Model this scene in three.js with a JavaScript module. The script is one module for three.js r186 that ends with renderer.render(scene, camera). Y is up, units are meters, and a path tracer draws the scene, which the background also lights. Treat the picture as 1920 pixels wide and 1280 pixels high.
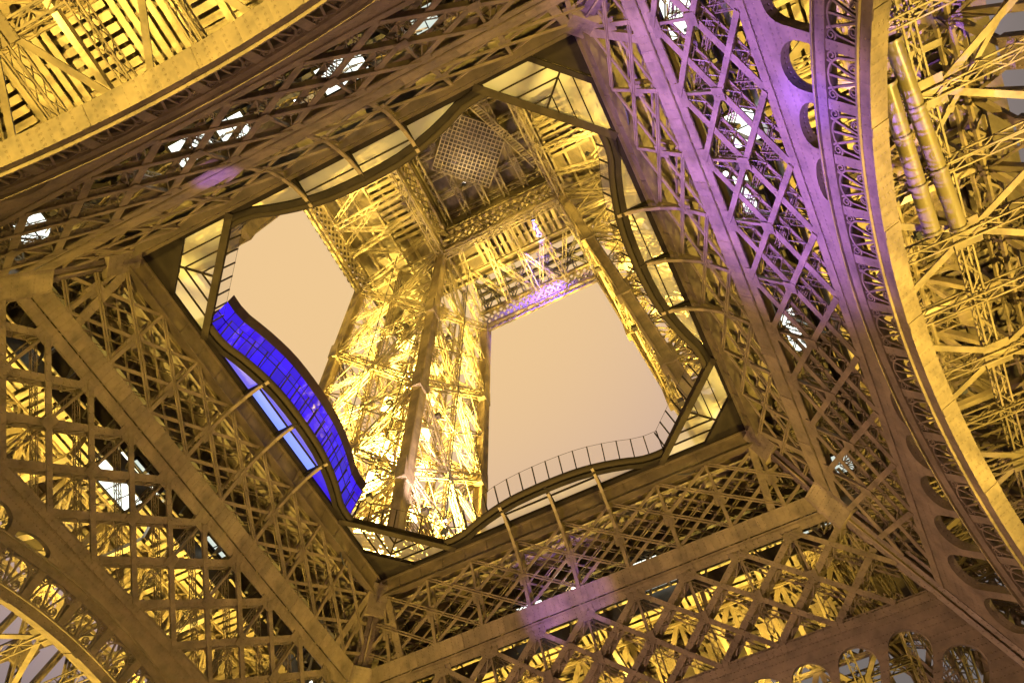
import * as THREE from 'three';

// ---------- camera, sky, exposure ----------
const scene = new THREE.Scene();
const camera = new THREE.PerspectiveCamera(43.765, 1.5, 0.1, 3000);
camera.position.set(13.9698, 1.6, 24.4553);
camera.quaternion.setFromRotationMatrix(new THREE.Matrix4().makeBasis(
  new THREE.Vector3(0.896643, -0.033389, -0.441493),
  new THREE.Vector3(0.408988, 0.4444, 0.797017),
  new THREE.Vector3(0.169588, -0.895206, 0.412124)));
const renderer = new THREE.WebGLRenderer();
renderer.toneMapping = THREE.LinearToneMapping;
renderer.toneMappingExposure = 1;
renderer.shadowMap.enabled = true;
{ // overcast night sky over a lit city: the lit haze over the tower is tan, greyer and darker away from it
  const W = 256, H = 128, d = new Float32Array(W * H * 4);
  for (let j = 0; j < H; j++) for (let i = 0; i < W; i++) {
    const e = ((j + 0.5) / H - 0.5) * Math.PI, a = ((i + 0.5) / W - 0.5) * 2 * Math.PI, o = 4 * (j * W + i);
    const c = Math.cos(e) * Math.cos(a) * -0.242 + Math.sin(e) * 0.954 + Math.cos(e) * Math.sin(a) * -0.179, q = Math.min(1, Math.max(0, (c - 0.74) / 0.25)), k = q * q * (3 - 2 * q), z = Math.max(0, Math.sin(e));
    d[o] = 0.12 + 0.1 * z + 0.66 * k; d[o + 1] = 0.11 + 0.075 * z + 0.405 * k; d[o + 2] = 0.115 + 0.05 * z + 0.5 * k * (1 - 0.74 * k); d[o + 3] = 1;
  }
  const sky = new THREE.DataTexture(d, W, H, THREE.RGBAFormat, THREE.FloatType);
  sky.mapping = THREE.EquirectangularReflectionMapping; sky.magFilter = THREE.LinearFilter; sky.needsUpdate = true;
  scene.background = sky; scene.environment = sky;
}
const YEL = new THREE.Color().setRGB(1, 0.7, 0.14), VIO = new THREE.Color().setRGB(0.31, 0.14, 1), BLU = new THREE.Color().setRGB(0.07, 0.03, 1), ROSE = new THREE.Color().setRGB(1, 0.6, 0.47);
const POWER = { gallery: 1150, ground: 18500, leg: 1100, upper: 13000, second: 700 };

// ---------- helpers ----------
let seed = 7;
const rnd = () => { seed = (seed + 0x6d2b79f5) | 0; let t = Math.imul(seed ^ (seed >>> 15), 1 | seed); t = (t + Math.imul(t ^ (t >>> 7), 61 | t)) ^ t; return ((t ^ (t >>> 14)) >>> 0) / 4294967296; };
const V = (x, y, z) => new THREE.Vector3(x, y, z), A3 = (a) => (a.isVector3 ? a : V(...a));
const names = {};
const numbered = (n) => { names[n] = (names[n] ?? -1) + 1; return names[n] ? `${n}_${String(names[n]).padStart(3, '0')}` : n; };
class G {
  constructor() { this.p = []; this.n = []; this.t = []; this.i = []; }
  quad(a, b, c, d) {
    const k = this.p.length / 3, e = b.clone().sub(a), f = d.clone().sub(a), n = e.clone().cross(f).normalize(), le = e.length(), lf = f.length();
    const o = (a.x + a.z) * 0.37 + a.y * 0.21;
    for (const q of [a, b, c, d]) { this.p.push(q.x, q.y, q.z); this.n.push(n.x, n.y, n.z); }
    this.t.push(o, o, o + le, o, o + le, o + lf, o, o + lf); this.i.push(k, k + 1, k + 2, k, k + 2, k + 3); return this;
  }
  box8(q) { // q: 4 points of one end, 4 of the other, same order
    this.quad(q[3], q[2], q[1], q[0]).quad(q[4], q[5], q[6], q[7]);
    for (let k = 0; k < 4; k++) { const m = (k + 1) % 4; this.quad(q[k], q[m], q[4 + m], q[4 + k]); }
    return this;
  }
  bar(a, b, w, d, up = [0, 1, 0], so = 0, to = 0) { // w along side = dir x up, d along up; so, to: offsets along them
    a = A3(a); b = A3(b); const x = b.clone().sub(a); if (x.lengthSq() < 1e-8) return this; x.normalize();
    const u = A3(up), t = u.clone().addScaledVector(x, -u.dot(x)); if (t.lengthSq() < 1e-6) t.set(1, 0, 0).addScaledVector(x, -x.x); t.normalize();
    const s = x.clone().cross(t), P = (o, i, j) => o.clone().addScaledVector(s, so + i * w / 2).addScaledVector(t, to + j * d / 2);
    const c = [[-1, -1], [1, -1], [1, 1], [-1, 1]];
    return this.box8([...c.map(([i, j]) => P(a, i, j)), ...c.map(([i, j]) => P(b, i, j))]);
  }
  tee(a, b, w, d, t = 0.05, up) { this.bar(a, b, w, t, up, 0, -d / 2); this.bar(a, b, t, d, up); return this; } // face plate with a web behind
  ibeam(a, b, w, d, t = 0.05, up) { this.bar(a, b, w, t, up, 0, -d / 2); this.bar(a, b, w, t, up, 0, d / 2); this.bar(a, b, t, d - t, up); return this; }
  pair(a, b, w, d, gap, up) { return this.bar(a, b, w, d, up, gap / 2 + w / 2).bar(a, b, w, d, up, -gap / 2 - w / 2); }
  lattice(a, b, w, d, up = [0, 1, 0], bay = 0, th = 0) { // four angles joined by crossed lacing
    a = A3(a); b = A3(b); const x = b.clone().sub(a), L = x.length(); x.normalize();
    const u = A3(up), t = u.clone().addScaledVector(x, -u.dot(x)); if (t.lengthSq() < 1e-6) t.set(1, 0, 0); t.normalize();
    const s = x.clone().cross(t); th = th || Math.min(w, d) * 0.17; const n = Math.max(2, Math.round(L / (bay || Math.max(w, d) * 0.95)));
    const P = (k, i, j) => a.clone().addScaledVector(x, (k / n) * L).addScaledVector(s, i * w / 2).addScaledVector(t, j * d / 2);
    for (const [i, j] of [[-1, -1], [1, -1], [1, 1], [-1, 1]]) this.bar(P(0, i, j), P(n, i, j), th, th, t);
    for (let k = 0; k < n; k++) { const e = k % 2 ? 1 : -1;
      for (const j of [-1, 1]) { this.strip(P(k, e, j), P(k + 1, -e, j), th * 0.75, s.clone().cross(x)); }
      for (const i of [-1, 1]) { this.strip(P(k, i, e), P(k + 1, i, -e), th * 0.75, s); } }
    return this;
  }
  strip(a, b, w, nrm) { // thin flat bar (two faces and edges)
    return this.bar(a, b, w, w * 0.3, nrm);
  }
  tube(pts, r, seg = 5) {
    const c = new THREE.CatmullRomCurve3(pts.map(A3)), g = new THREE.TubeGeometry(c, Math.max(6, pts.length * 2), r, seg); return this.add(g);
  }
  sweep(pts, w, d, up) { // rectangular section along a polyline, mitred
    pts = pts.map(A3); const N = pts.length, sec = pts.map((p, k) => {
      const x = (pts[Math.min(N - 1, k + 1)].clone().sub(pts[Math.max(0, k - 1)])).normalize(), u = A3(up), t = u.clone().addScaledVector(x, -u.dot(x)).normalize(), s = x.clone().cross(t);
      return [[-1, -1], [1, -1], [1, 1], [-1, 1]].map(([i, j]) => p.clone().addScaledVector(s, i * w / 2).addScaledVector(t, j * d / 2)); });
    for (let k = 0; k < N - 1; k++) for (let m = 0; m < 4; m++) { const q = (m + 1) % 4; this.quad(sec[k][m], sec[k][q], sec[k + 1][q], sec[k + 1][m]); }
    this.quad(sec[0][3], sec[0][2], sec[0][1], sec[0][0]); this.quad(...sec[N - 1]); return this;
  }
  add(g, m) {
    if (m) g = g.clone().applyMatrix4(m); const k = this.p.length / 3, P = g.attributes.position, N = g.attributes.normal, U = g.attributes.uv;
    for (let j = 0; j < P.count; j++) { this.p.push(P.getX(j), P.getY(j), P.getZ(j)); this.n.push(N.getX(j), N.getY(j), N.getZ(j)); this.t.push(U ? U.getX(j) : 0, U ? U.getY(j) : 0); }
    if (g.index) for (const j of g.index.array) this.i.push(k + j); else for (let j = 0; j < P.count; j++) this.i.push(k + j);
    return this;
  }
  geo(o) {
    const g = new THREE.BufferGeometry(), p = Float32Array.from(this.p); if (o) for (let k = 0; k < p.length; k += 3) { p[k] -= o.x; p[k + 1] -= o.y; p[k + 2] -= o.z; }
    g.setAttribute('position', new THREE.BufferAttribute(p, 3)); g.setAttribute('normal', new THREE.Float32BufferAttribute(this.n, 3)); g.setAttribute('uv', new THREE.Float32BufferAttribute(this.t, 2)); g.setIndex(this.i); return g;
  }
}
const g = () => new G();
function thing(name, label, category, base = [0, 0, 0], group) {
  const o = new THREE.Group(); o.name = numbered(name); o.position.set(...base); o.userData = { label, category }; if (group) o.userData.group = group; scene.add(o); return o;
}
function part(name, geom, mat, parent, label) { // geometry is given in world axes of the unturned side
  let o = V(0, 0, 0); for (let q = parent; q && q !== scene; q = q.parent) o.add(q.position);
  const m = new THREE.Mesh(geom.geo(o), mat); m.name = name; m.castShadow = m.receiveShadow = true; parent.add(m); if (label) m.userData.label = label; return m;
}
function turned(root, quarter, label, group) { // the same thing on another side of the tower
  const c = root.clone(); c.name = numbered(root.name.replace(/_\d+$/, '')); const a = quarter * Math.PI / 2; c.position.applyAxisAngle(V(0, 1, 0), a); c.rotation.y = root.rotation.y + a;
  c.userData = { ...root.userData, label }; if (group) c.userData.group = group; scene.add(c); return c;
}
const four = (root, labels) => [root, ...labels.map((l, k) => turned(root, k + 1, l))];

// ---------- materials ----------
function noiseTex(n, f, lo, hi, size = 256, streak = 1, s0 = 1) {
  const hash = (x, y, s) => { let h = Math.imul(x, 374761393) + Math.imul(y, 668265263) + Math.imul(s, 1274126177); h = Math.imul(h ^ (h >>> 13), 1274126177); return ((h ^ (h >>> 16)) >>> 0) / 4294967296; };
  const val = (x, y, p, s) => { const xi = Math.floor(x), yi = Math.floor(y), fx = x - xi, fy = y - yi, m = (a) => ((a % p) + p) % p, q = (t) => t * t * (3 - 2 * t);
    const a = hash(m(xi), m(yi), s), b = hash(m(xi + 1), m(yi), s), c = hash(m(xi), m(yi + 1), s), d = hash(m(xi + 1), m(yi + 1), s); return a + (b - a) * q(fx) + (c - a) * q(fy) + (a - b - c + d) * q(fx) * q(fy); };
  const out = new Uint8Array(size * size * 4);
  for (let y = 0; y < size; y++) for (let x = 0; x < size; x++) {
    let v = 0, w = 0; for (let o = 0; o < n; o++) { const p = f << o, a = Math.pow(0.62, o); v += a * val((x / size) * p, (y / size) * p * 1, p, o + s0); w += a; }
    v = Math.min(1, Math.max(0, (v / w - 0.5) * 1.7 + 0.5)); const k = (lo + (hi - lo) * v) * 255, i = 4 * (y * size + x); out[i] = out[i + 1] = out[i + 2] = k; out[i + 3] = 255;
  }
  const t = new THREE.DataTexture(out, size, size); t.wrapS = t.wrapT = THREE.RepeatWrapping; t.magFilter = THREE.LinearFilter; t.needsUpdate = true; return t;
}
const grime = noiseTex(5, 4, 0.42, 1, 256), grimeC = grime.clone(); grimeC.colorSpace = THREE.NoColorSpace; grimeC.repeat.set(0.22, 0.22); grimeC.needsUpdate = true;
const fineB = noiseTex(4, 16, 0, 1, 256, 1, 9); fineB.repeat.set(0.5, 0.5);
const rough = noiseTex(4, 6, 0.55, 0.9, 256, 1, 5); rough.repeat.set(0.3, 0.3);
function rivetTex() {
  const s = 256, d = new Uint8Array(s * s * 4); // two rows of rivet heads each metre
  for (let y = 0; y < s; y++) for (let x = 0; x < s; x++) {
    let v = 0; for (const row of [0.3, 0.7]) { const cx = ((x / s * 4) % 1) - 0.5, dx = cx / 4, dy = y / s - row, r = Math.hypot(dx, dy); if (r < 0.06) v = Math.max(v, Math.sqrt(1 - (r / 0.06) ** 2)); }
    const i = 4 * (y * s + x); d[i] = d[i + 1] = d[i + 2] = v * 255; d[i + 3] = 255;
  }
  const t = new THREE.DataTexture(d, s, s); t.wrapS = t.wrapT = THREE.RepeatWrapping; t.magFilter = THREE.LinearFilter; t.needsUpdate = true; return t;
}
const paint = (c, o = {}) => new THREE.MeshStandardMaterial({ color: new THREE.Color().setRGB(...c), map: grimeC, roughness: 0.85, roughnessMap: rough, metalness: 0, bumpMap: fineB, bumpScale: 0.004, ...o });
const matte = (c) => new THREE.MeshPhysicalMaterial({ color: new THREE.Color().setRGB(...c), map: grimeC, roughness: 0.9, specularIntensity: 0.25, bumpMap: fineB, bumpScale: 0.003 });
const M = {
  iron: paint([0.27, 0.20, 0.115]), ironB: paint([0.33, 0.25, 0.14]), plate: paint([0.28, 0.21, 0.12], { bumpMap: rivetTex(), bumpScale: 0.035 }),
  dark: matte([0.024, 0.018, 0.012]), deck: paint([0.2, 0.15, 0.085]), slat: paint([0.36, 0.28, 0.16]), upper: paint([0.38, 0.3, 0.18]), gallery: paint([0.085, 0.065, 0.04]),  // gallery: iron darkened in colour to carry the shade behind the girders
  pipe: paint([0.24, 0.19, 0.1], { roughness: 0.6 }), rim: matte([0.045, 0.034, 0.02]), beam: paint([0.14, 0.1, 0.055]), maroon: paint([0.02, 0.005, 0.012], { roughness: 0.6 }), body: paint([0.06, 0.06, 0.06]),  // rim and beam darkened in colour to carry the shade round the opening
  ground: paint([0.24, 0.21, 0.17]),
  glass: new THREE.MeshPhysicalMaterial({ color: 0xffffff, transmission: 1, thickness: 0, roughness: 0.02, ior: 1.5 }),
  frost: new THREE.MeshPhysicalMaterial({ color: new THREE.Color().setRGB(0.95, 0.95, 0.92), transmission: 1, thickness: 0, roughness: 0.7, ior: 1.5 }),
};
const glow = (c, k) => new THREE.MeshStandardMaterial({ color: 0x222222, emissive: new THREE.Color().setRGB(...c), emissiveIntensity: k, roughness: 0.25 });
M.white = glow([0.92, 1, 0.92], 1.9); M.whiteDim = glow([0.85, 0.95, 0.85], 0.8); M.lensY = glow([1, 0.75, 0.3], 6); M.lensV = glow([0.5, 0.25, 1], 5); M.lensR = glow([1, 0.7, 0.6], 5); M.lensB = glow([0.25, 0.3, 1], 14);
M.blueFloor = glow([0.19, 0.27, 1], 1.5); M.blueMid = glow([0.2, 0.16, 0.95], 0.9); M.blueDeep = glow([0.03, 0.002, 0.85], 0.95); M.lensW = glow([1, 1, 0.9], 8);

// ---------- the tower's measures ----------
const w = (h) => 19.464 + 0.4814 * (49.687 - h), wf = (h) => (h > 50 ? 19.31 + (16.85 - 19.31) * (h - 50) / 6.6 : w(h)); // half width of the inner face
const F = (u, h, off = 0) => V(u, h, wf(h) + off), NF = V(0, 0.434, 0.901), NA = V(0, 0.35, 0.937);
const clip = (u, h, e = 0.6) => Math.max(-wf(h) + e, Math.min(wf(h) - e, u));

// ---------- ground ----------
{ const m = new THREE.Mesh(new THREE.PlaneGeometry(1600, 1600), M.ground); m.rotation.x = -Math.PI / 2; m.name = 'ground'; m.userData = { kind: 'structure' }; m.receiveShadow = true;
  const uv = m.geometry.attributes.uv; for (let k = 0; k < uv.count; k++) uv.setXY(k, uv.getX(k) * 1600, uv.getY(k) * 1600); scene.add(m); }

// ---------- lower legs ----------
{
  const t = thing('tower_leg', 'leg whose lattice stands nearest the violet washed girders', 'tower leg', [w(0) + 7.5, 0, w(0) + 7.5], 'the four lower legs of the tower');
  const post = (i, j, h) => V(wf(h) + i * 15, h, wf(h) + j * 15), lv = [0, 10.5, 21, 31.5, 42.6, 49.6, 57];
  for (const [i, j] of [[0, 0], [0, 1], [1, 0], [1, 1]]) {
    const q = g(); for (let k = 0; k < 6; k++) { const a = post(i, j, lv[k]), b = post(i, j, lv[k + 1] - 0.002); q.bar(a, b, 0.85, 0.85, [1, 0, 1]); for (const [e, f] of [[1, 1], [1, -1], [-1, 1], [-1, -1]]) q.bar(a.clone().add(V(e * 0.42, 0, f * 0.42)), b.clone().add(V(e * 0.42, 0, f * 0.42)), 0.1, 0.3, [e, 0, f]); }
    part('post', q, M.plate, t);
  }
  const faces = [[[0, 0], [1, 0]], [[0, 0], [0, 1]], [[1, 0], [1, 1]], [[0, 1], [1, 1]]];
  for (const [p, q] of faces) for (let k = 0; k < 6; k++) {
    const up = p[0] === q[0] ? V(1, 0.4, 0) : V(0, 0.4, 1), a0 = post(...p, lv[k]), b0 = post(...q, lv[k]), a1 = post(...p, lv[k + 1]), b1 = post(...q, lv[k + 1]);
    if (k) part('strut', g().lattice(a0, b0, 0.75, 0.75, up), M.ironB, t);
    part('brace', g().lattice(a0, b1, 0.6, 0.6, up), M.ironB, t); part('brace', g().lattice(b0, a1, 0.6, 0.6, up, 0, 0.09), M.ironB, t);
    const c = a0.clone().add(b1).add(b0).add(a1).multiplyScalar(0.25), x = b0.clone().sub(a0).normalize(); part('gusset_plate', g().bar(c.clone().addScaledVector(x, -0.9), c.clone().addScaledVector(x, 0.9), 1.8, 0.7, up), M.plate, t);
    if (k < 5) part('brace', g().pair(a0.clone().lerp(b0, 0.5), a1.clone().lerp(a0, 0.5), 0.14, 0.14, 0.2, up), M.ironB, t), part('brace', g().pair(a0.clone().lerp(b0, 0.5), b1.clone().lerp(b0, 0.5), 0.14, 0.14, 0.2, up), M.ironB, t);
  }
  for (let k = 1; k < 6; k++) { part('diaphragm_brace', g().lattice(post(0, 0, lv[k]), post(1, 1, lv[k]), 0.5, 0.5), M.ironB, t); part('diaphragm_brace', g().lattice(post(1, 0, lv[k]), post(0, 1, lv[k]), 0.5, 0.5), M.ironB, t); }
  // lift rails and stair inside
  for (const e of [-1.4, 1.4]) part('lift_rail', g().lattice(V(w(2) + 8 + e, 2, w(2) + 8 - e), V(wf(56) + 8 + e, 56, wf(56) + 8 - e), 0.9, 0.9), M.ironB, t);
  for (let k = 0; k < 14; k++) { const h = 6 + k * 3.6, c = V(w(h) + 4.5, h, w(h) + 4.5); part('stair_flight', g().bar(c.clone().add(V(k % 2 ? -2 : 2, 0, k % 2 ? 2 : -2)), c.clone().add(V(k % 2 ? 2 : -2, 3.4, k % 2 ? -2 : 2)), 1, 0.2), M.deck, t); }
  part('knee_plate', g().bar(post(0, 0, 54.6).add(V(-0.05, 0, -0.05)), post(0, 0, 57).add(V(-0.05, 0, -0.05)), 2.4, 1.4, [1, 0, 1]), M.plate, t);
  part('knee_plate', g().bar(post(0, 0, 48.2).add(V(-0.06, 0, -0.06)), post(0, 0, 51).add(V(-0.06, 0, -0.06)), 1.9, 1.5, [1, 0, 1]), M.plate, t);
  four(t, ['leg behind the tall arcade openings and the dimly pinkish girder', 'leg meeting the purple patched chord beside the long blue glazing', 'leg joining the gold soffit arch to the dim brown girder by the blue glazing']);
}

// ---------- upper lattice girders of the first floor (inner faces) ----------
{
  const t = thing('upper_girder', 'upper lattice girder with one violet spot on its pale double chord', 'girder', [0, 48.7, w(50)], 'upper lattice girders round the opening');
  part('top_beam', (() => { const q = g(); q.bar(F(-17, 56.6), F(17, 56.6), 1.15, 0.35, NA); q.bar(F(-17, 56.0), F(17, 56.0), 0.12, 0.75, NA); q.bar(F(-17, 57.2), F(17, 57.2), 0.12, 0.75, NA); for (let u = -16; u <= 16; u += 2.05) q.bar(F(u, 56.08, -0.2), F(u, 57.1, -0.2), 0.07, 0.06, NA); return q; })(), M.beam, t);
  part('chord_plate', g().bar(F(-19.3, 50.1, 0), F(19.3, 50.1, 0), 1.25, 0.08, NF), M.plate, t);
  part('chord_web', g().bar(F(-19.5, 49.4, 0.42), F(19.5, 49.4, 0.42), 0.5, 0.65, NF), M.iron, t);
  part('chord_plate', g().bar(F(-19.6, 49.0, 0.02), F(19.6, 49.0, 0.02), 0.6, 0.08, NF), M.plate, t);
  for (let k = -4; k <= 4; k++) part('cover_plate', g().bar(F(k * 4.1 + 2.05 - 0.3, 50.1, -0.055), F(k * 4.1 + 2.05 + 0.3, 50.1, -0.055), 1.2, 0.03, NF), M.plate, t);
  const seg = (uA, uB) => { const hA = 56, hB = 50.7, pts = []; for (let s = 0; s <= 1.0001; s += 0.02) { const h = hA + (hB - hA) * s, u = uA + (uB - uA) * s; if (Math.abs(u) < wf(h) - 0.5) pts.push([u, h]); } return pts.length > 8 ? [pts[0], pts[pts.length - 1]] : null; };
  for (let k = -6; k <= 6; k++) for (const e of [-1, 1]) {
    const s = seg(4.1 * k, 4.1 * (k + 2 * e)); if (!s) continue;
    part('diagonal', e > 0 ? g().bar(F(...s[0], 0.06), F(...s[1], 0.06), 0.23, 0.1, NA) : g().pair(F(...s[0], -0.08), F(...s[1], -0.08), 0.09, 0.1, 0.1, NA), M.iron, t);
    part('rear_diagonal', g().pair(F(...s[0], 2.1), F(...s[1], 2.1), 0.06, 0.07, 0.14, NA), M.iron, t);
    part('rear_diagonal', g().bar(F(...s[0], 1.1), F(...s[1], 1.1), 0.14, 0.08, NA), M.iron, t);
  }
  for (let k = -4; k <= 4; k++) {
    const u = 4.1 * k; if (Math.abs(u) > 16.6) continue;
    part('gusset_plate', g().bar(F(u, 52.5, -0.02), F(u, 53.7, -0.02), 0.75, 0.07, NA), M.plate, t);
    part('post', g().bar(F(u, 53.7, 0.02), F(clip(u, 56), 56, 0.02), 0.2, 0.2, NA), M.iron, t); part('rear_post', g().bar(F(u, 50.5, 1.1), F(clip(u, 56), 56, 1.1), 0.22, 0.2, NA), M.iron, t);
    if (Math.abs(k) <= 1) part('bracket_arm', g().sweep([V(u, 57.25, 14.1), V(u, 57.0, 14.9), V(u, 56.3, 15.9), V(u, 55.2, 16.9), V(u, 53.9, 17.8), V(u, 53.1, 18.15)], 0.23, 0.2, [0, 0.7, 0.7]), M.iron, t);
    part('post', g().bar(F(u, 52.8, -0.04), F(u, 50.6, -0.02), 0.27, 0.16, NA), M.iron, t);
  }
  for (const e of [-1, 1]) part('corner_brace', g().bar(F(16.1 * e, 56, 0.1), F(15.4 * e, 50.6, 0.1), 0.55, 0.3, NA), M.plate, t);
  four(t, ['upper lattice girder washed bright violet, with violet bracket arms', 'upper lattice girder whose lower chord carries a wide purple patch', 'dim brown upper lattice girder under the blue glazing']);
}

// ---------- lower lattice girders ----------
{
  const t = thing('lower_girder', 'lower lattice girder with plain mauve brown bars above the scrollwork under a gold soffit', 'girder', [0, 42.5, w(42.5)], 'lower lattice girders above the arches');
  for (let k = -6; k <= 6; k++) for (const e of [-1, 1]) {
    const uA = 4 * k, uB = 4 * (k + 2 * e), pts = []; for (let s = 0; s <= 1.0001; s += 0.02) { const h = 48.75 - 6.2 * s, u = uA + (uB - uA) * s; if (Math.abs(u) < w(h) - 0.6) pts.push([u, h]); } if (pts.length < 8) continue;
    const a = pts[0], b = pts[pts.length - 1], q = g();
    if (e > 0) { q.bar(F(...a, -0.05), F(...b, -0.05), 0.46, 0.06, NF); q.bar(F(...a, 0.6), F(...b, 0.6), 0.46, 0.05, NF); const A = F(...a), B = F(...b), n = 18; for (const s of [-1, 1]) for (let m = 0; m < n; m++) { const d = NF.clone().cross(B.clone().sub(A).normalize()).multiplyScalar(s * 0.2), P = (k2, o) => A.clone().lerp(B, k2 / n).add(d).add(V(0, 0, o)); q.bar(P(m, m % 2 ? 0 : 0.58), P(m + 1, m % 2 ? 0.58 : 0), 0.05, 0.05, [1, 0, 0]); } }
    else { q.bar(F(...a, -0.14), F(...b, -0.14), 0.36, 0.06, NF); q.bar(F(...a, 0.02), F(...b, 0.02), 0.06, 0.3, NF); }
    part('diagonal', q, M.plate, t); if (e < 0) part('rear_diagonal', g().lattice(F(...a, 1.0), F(...b, 1.0), 0.32, 0.25, NF, 0.5, 0.05), M.iron, t);
  }
  for (let k = -5; k <= 5; k++) { const u = 4 * k; if (Math.abs(u) > 19) continue; part('gusset_plate', g().bar(F(u - 0.35, 45.65, -0.19), F(u + 0.35, 45.65, -0.19), 0.9, 0.05, NF), M.plate, t); part('post', g().bar(F(u, 48.7, 0.1), F(u, 45.7, 0.1), 0.16, 0.2, NF), M.iron, t); part('rear_post', g().lattice(F(u, 48.7, 0.9), F(u, 42.8, 0.9), 0.4, 0.3, NF), M.iron, t); part('joint_plate', g().bar(F(u - 0.7, 48.55, -0.08), F(u + 0.7, 48.55, -0.08), 0.7, 0.05, NF), M.plate, t); }
  four(t, ['lower lattice girder with heavy bars glowing violet', 'lower lattice girder of broad pinkish bars over a gold slatted ceiling', 'lower lattice girder of dim olive brown bars below the blue glazing']);
}

// ---------- decorative arches ----------
const KV = 1.1098, RC = 4.3, plane = (x, v, n = 0) => V(x, 42 + (v - 42 * KV) / KV, w(42 + (v - 42 * KV) / KV)).addScaledVector(NF, n), pol = (f, r, n = 0) => plane(r * Math.sin(f), RC + r * Math.cos(f), n);
{
  const t = thing('decorative_arch', 'scrollwork arch with a broad straight looking gold soffit', 'arch', [0, 38.5, w(38.5)], 'scrollwork arches under the first floor');
  // spandrel plate with arcade openings
  const sh = new THREE.Shape(), vt = 42.75 * KV, line = (h) => w(h) + 0.35;
  sh.moveTo(-line(42.75), vt); sh.lineTo(line(42.75), vt); sh.lineTo(line(31.5), 31.5 * KV);
  const fe = 0.76; for (let k = 0; k <= 60; k++) { const f = fe - (2 * fe * k) / 60; sh.lineTo(41.05 * Math.sin(f), RC + 41.05 * Math.cos(f)); }
  sh.lineTo(-line(31.5), 31.5 * KV);
  const P = 0.0695;
  for (let k = -9; k <= 8; k++) {
    const f0 = k * P + 0.0062, f1 = (k + 1) * P - 0.0062, fm = (f0 + f1) / 2, top = (f) => { let r = (41.55 * KV - RC) / Math.cos(f); const lim = (r2) => { const x = r2 * Math.sin(Math.abs(f)), h = (RC + r2 * Math.cos(f)) / KV; return x < w(h) - 1.0; }; while (r > 41.5 && !lim(r)) r -= 0.05; return r; };
    const rt = Math.min(top(f0), top(f1), top(fm)) , rb = 41.62; if (rt - rb < 0.55) continue;
    const hw = (f1 - f0) / 2 * 42, ch = Math.min(hw, (rt - rb) * 0.75), ho = new THREE.Path(), pp = (f, r) => [r * Math.sin(f), RC + r * Math.cos(f)];
    ho.moveTo(...pp(f0, rb)); ho.lineTo(...pp(f0, rt - ch)); for (let m = 1; m < 12; m++) { const a = Math.PI * (1 - m / 12); ho.lineTo(...pp(fm + (f1 - f0) / 2 * Math.cos(a), rt - ch + ch * Math.sin(a))); } ho.lineTo(...pp(f1, rt - ch)); ho.lineTo(...pp(f1, rb)); ho.closePath(); sh.holes.push(ho);
  }
  const ex = new THREE.ExtrudeGeometry(sh, { depth: 0.55, bevelEnabled: false, curveSegments: 8 }), mt = new THREE.Matrix4().makeBasis(V(1, 0, 0), V(0, 0.901, -0.434), NF).setPosition(V(0, 42, w(42)).addScaledVector(V(0, 0.901, -0.434), -42 * KV).addScaledVector(NF, 0));
  part('spandrel_plate', g().add(ex, mt), M.plate, t);
  part('chord_strip', g().bar(F(-22.9, 42.35, -0.06), F(22.9, 42.35, -0.06), 0.5, 0.06, NF), M.plate, t);
  const arc = (q, r0, r1, n0, n1, a = -fe, b = fe, N = 72) => { for (let k = 0; k < N; k++) { const f = a + (b - a) * k / N, f2 = a + (b - a) * (k + 1) / N; q.box8([[r0, n0], [r1, n0], [r1, n1], [r0, n1]].map(([r, n]) => pol(f, r, n)).concat([[r0, n0], [r1, n0], [r1, n1], [r0, n1]].map(([r, n]) => pol(f2, r, n)))); } return q; };
  part('outer_flange', arc(arc(g(), 40.95, 41.5, -0.12, -0.04), 41.4, 41.5, -0.3, -0.121), M.plate, t);
  part('flange_web', arc(g(), 40.9, 41.0, -0.119, 0.6), M.iron, t);
  part('inner_flange', arc(arc(g(), 38.62, 39.2, -0.12, -0.04), 39.1, 39.2, -0.3, -0.121), M.plate, t);
  part('soffit', arc(g(), 38.55, 38.61, -0.16, 0.85), M.plate, t);
  part('flange_web', arc(g(), 39.15, 39.22, -0.039, 0.8), M.iron, t);
  for (let k = -10; k <= 10; k += 2) part('cover_plate', arc(g(), 38.5, 38.549, -0.15, 0.84, (k + 0.3) * P - 0.006, (k + 0.3) * P + 0.006, 1), M.plate, t);
  for (let k = -9; k <= 9; k++) part('rib', g().box8([[-0.26, 39.2, -0.05], [0.26, 39.2, -0.05], [0.26, 39.2, 0.5], [-0.26, 39.2, 0.5], [-0.26, 40.95, -0.05], [0.26, 40.95, -0.05], [0.26, 40.95, 0.5], [-0.26, 40.95, 0.5]].map(([x, r, n]) => pol(k * P + x / 40, r, n))), M.plate, t);
  const bayP = (k) => (s, q, n = 0.05) => pol((k + 0.5 + s * 0.5 * 0.8) * P, 39.2 + q * 1.75, n);
  for (let k = -9; k <= 8; k++) {
    const B = bayP(k), panel = new THREE.Group(); panel.name = 'scrollwork_panel'; t.add(panel);
    for (const s of [0, -0.62, 0.62]) part('spoke', g().sweep([B(s * 0.06, 0), B(s, 1)], 0.11, 0.1, NF), M.iron, panel);
    const loop = []; for (let m = 0; m <= 5; m++) loop.push(B(-0.95 + 0.13 * m / 5, 0.5 * m / 5)); for (let m = 0; m <= 14; m++) { const a = Math.PI * (1 - m / 14); loop.push(B(0.82 * Math.cos(a), 0.5 + 0.44 * Math.sin(a))); } for (let m = 5; m >= 0; m--) loop.push(B(0.95 - 0.13 * m / 5, 0.5 * m / 5));
    part('loop', g().sweep(loop, 0.1, 0.14, NF), M.iron, panel);
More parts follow.
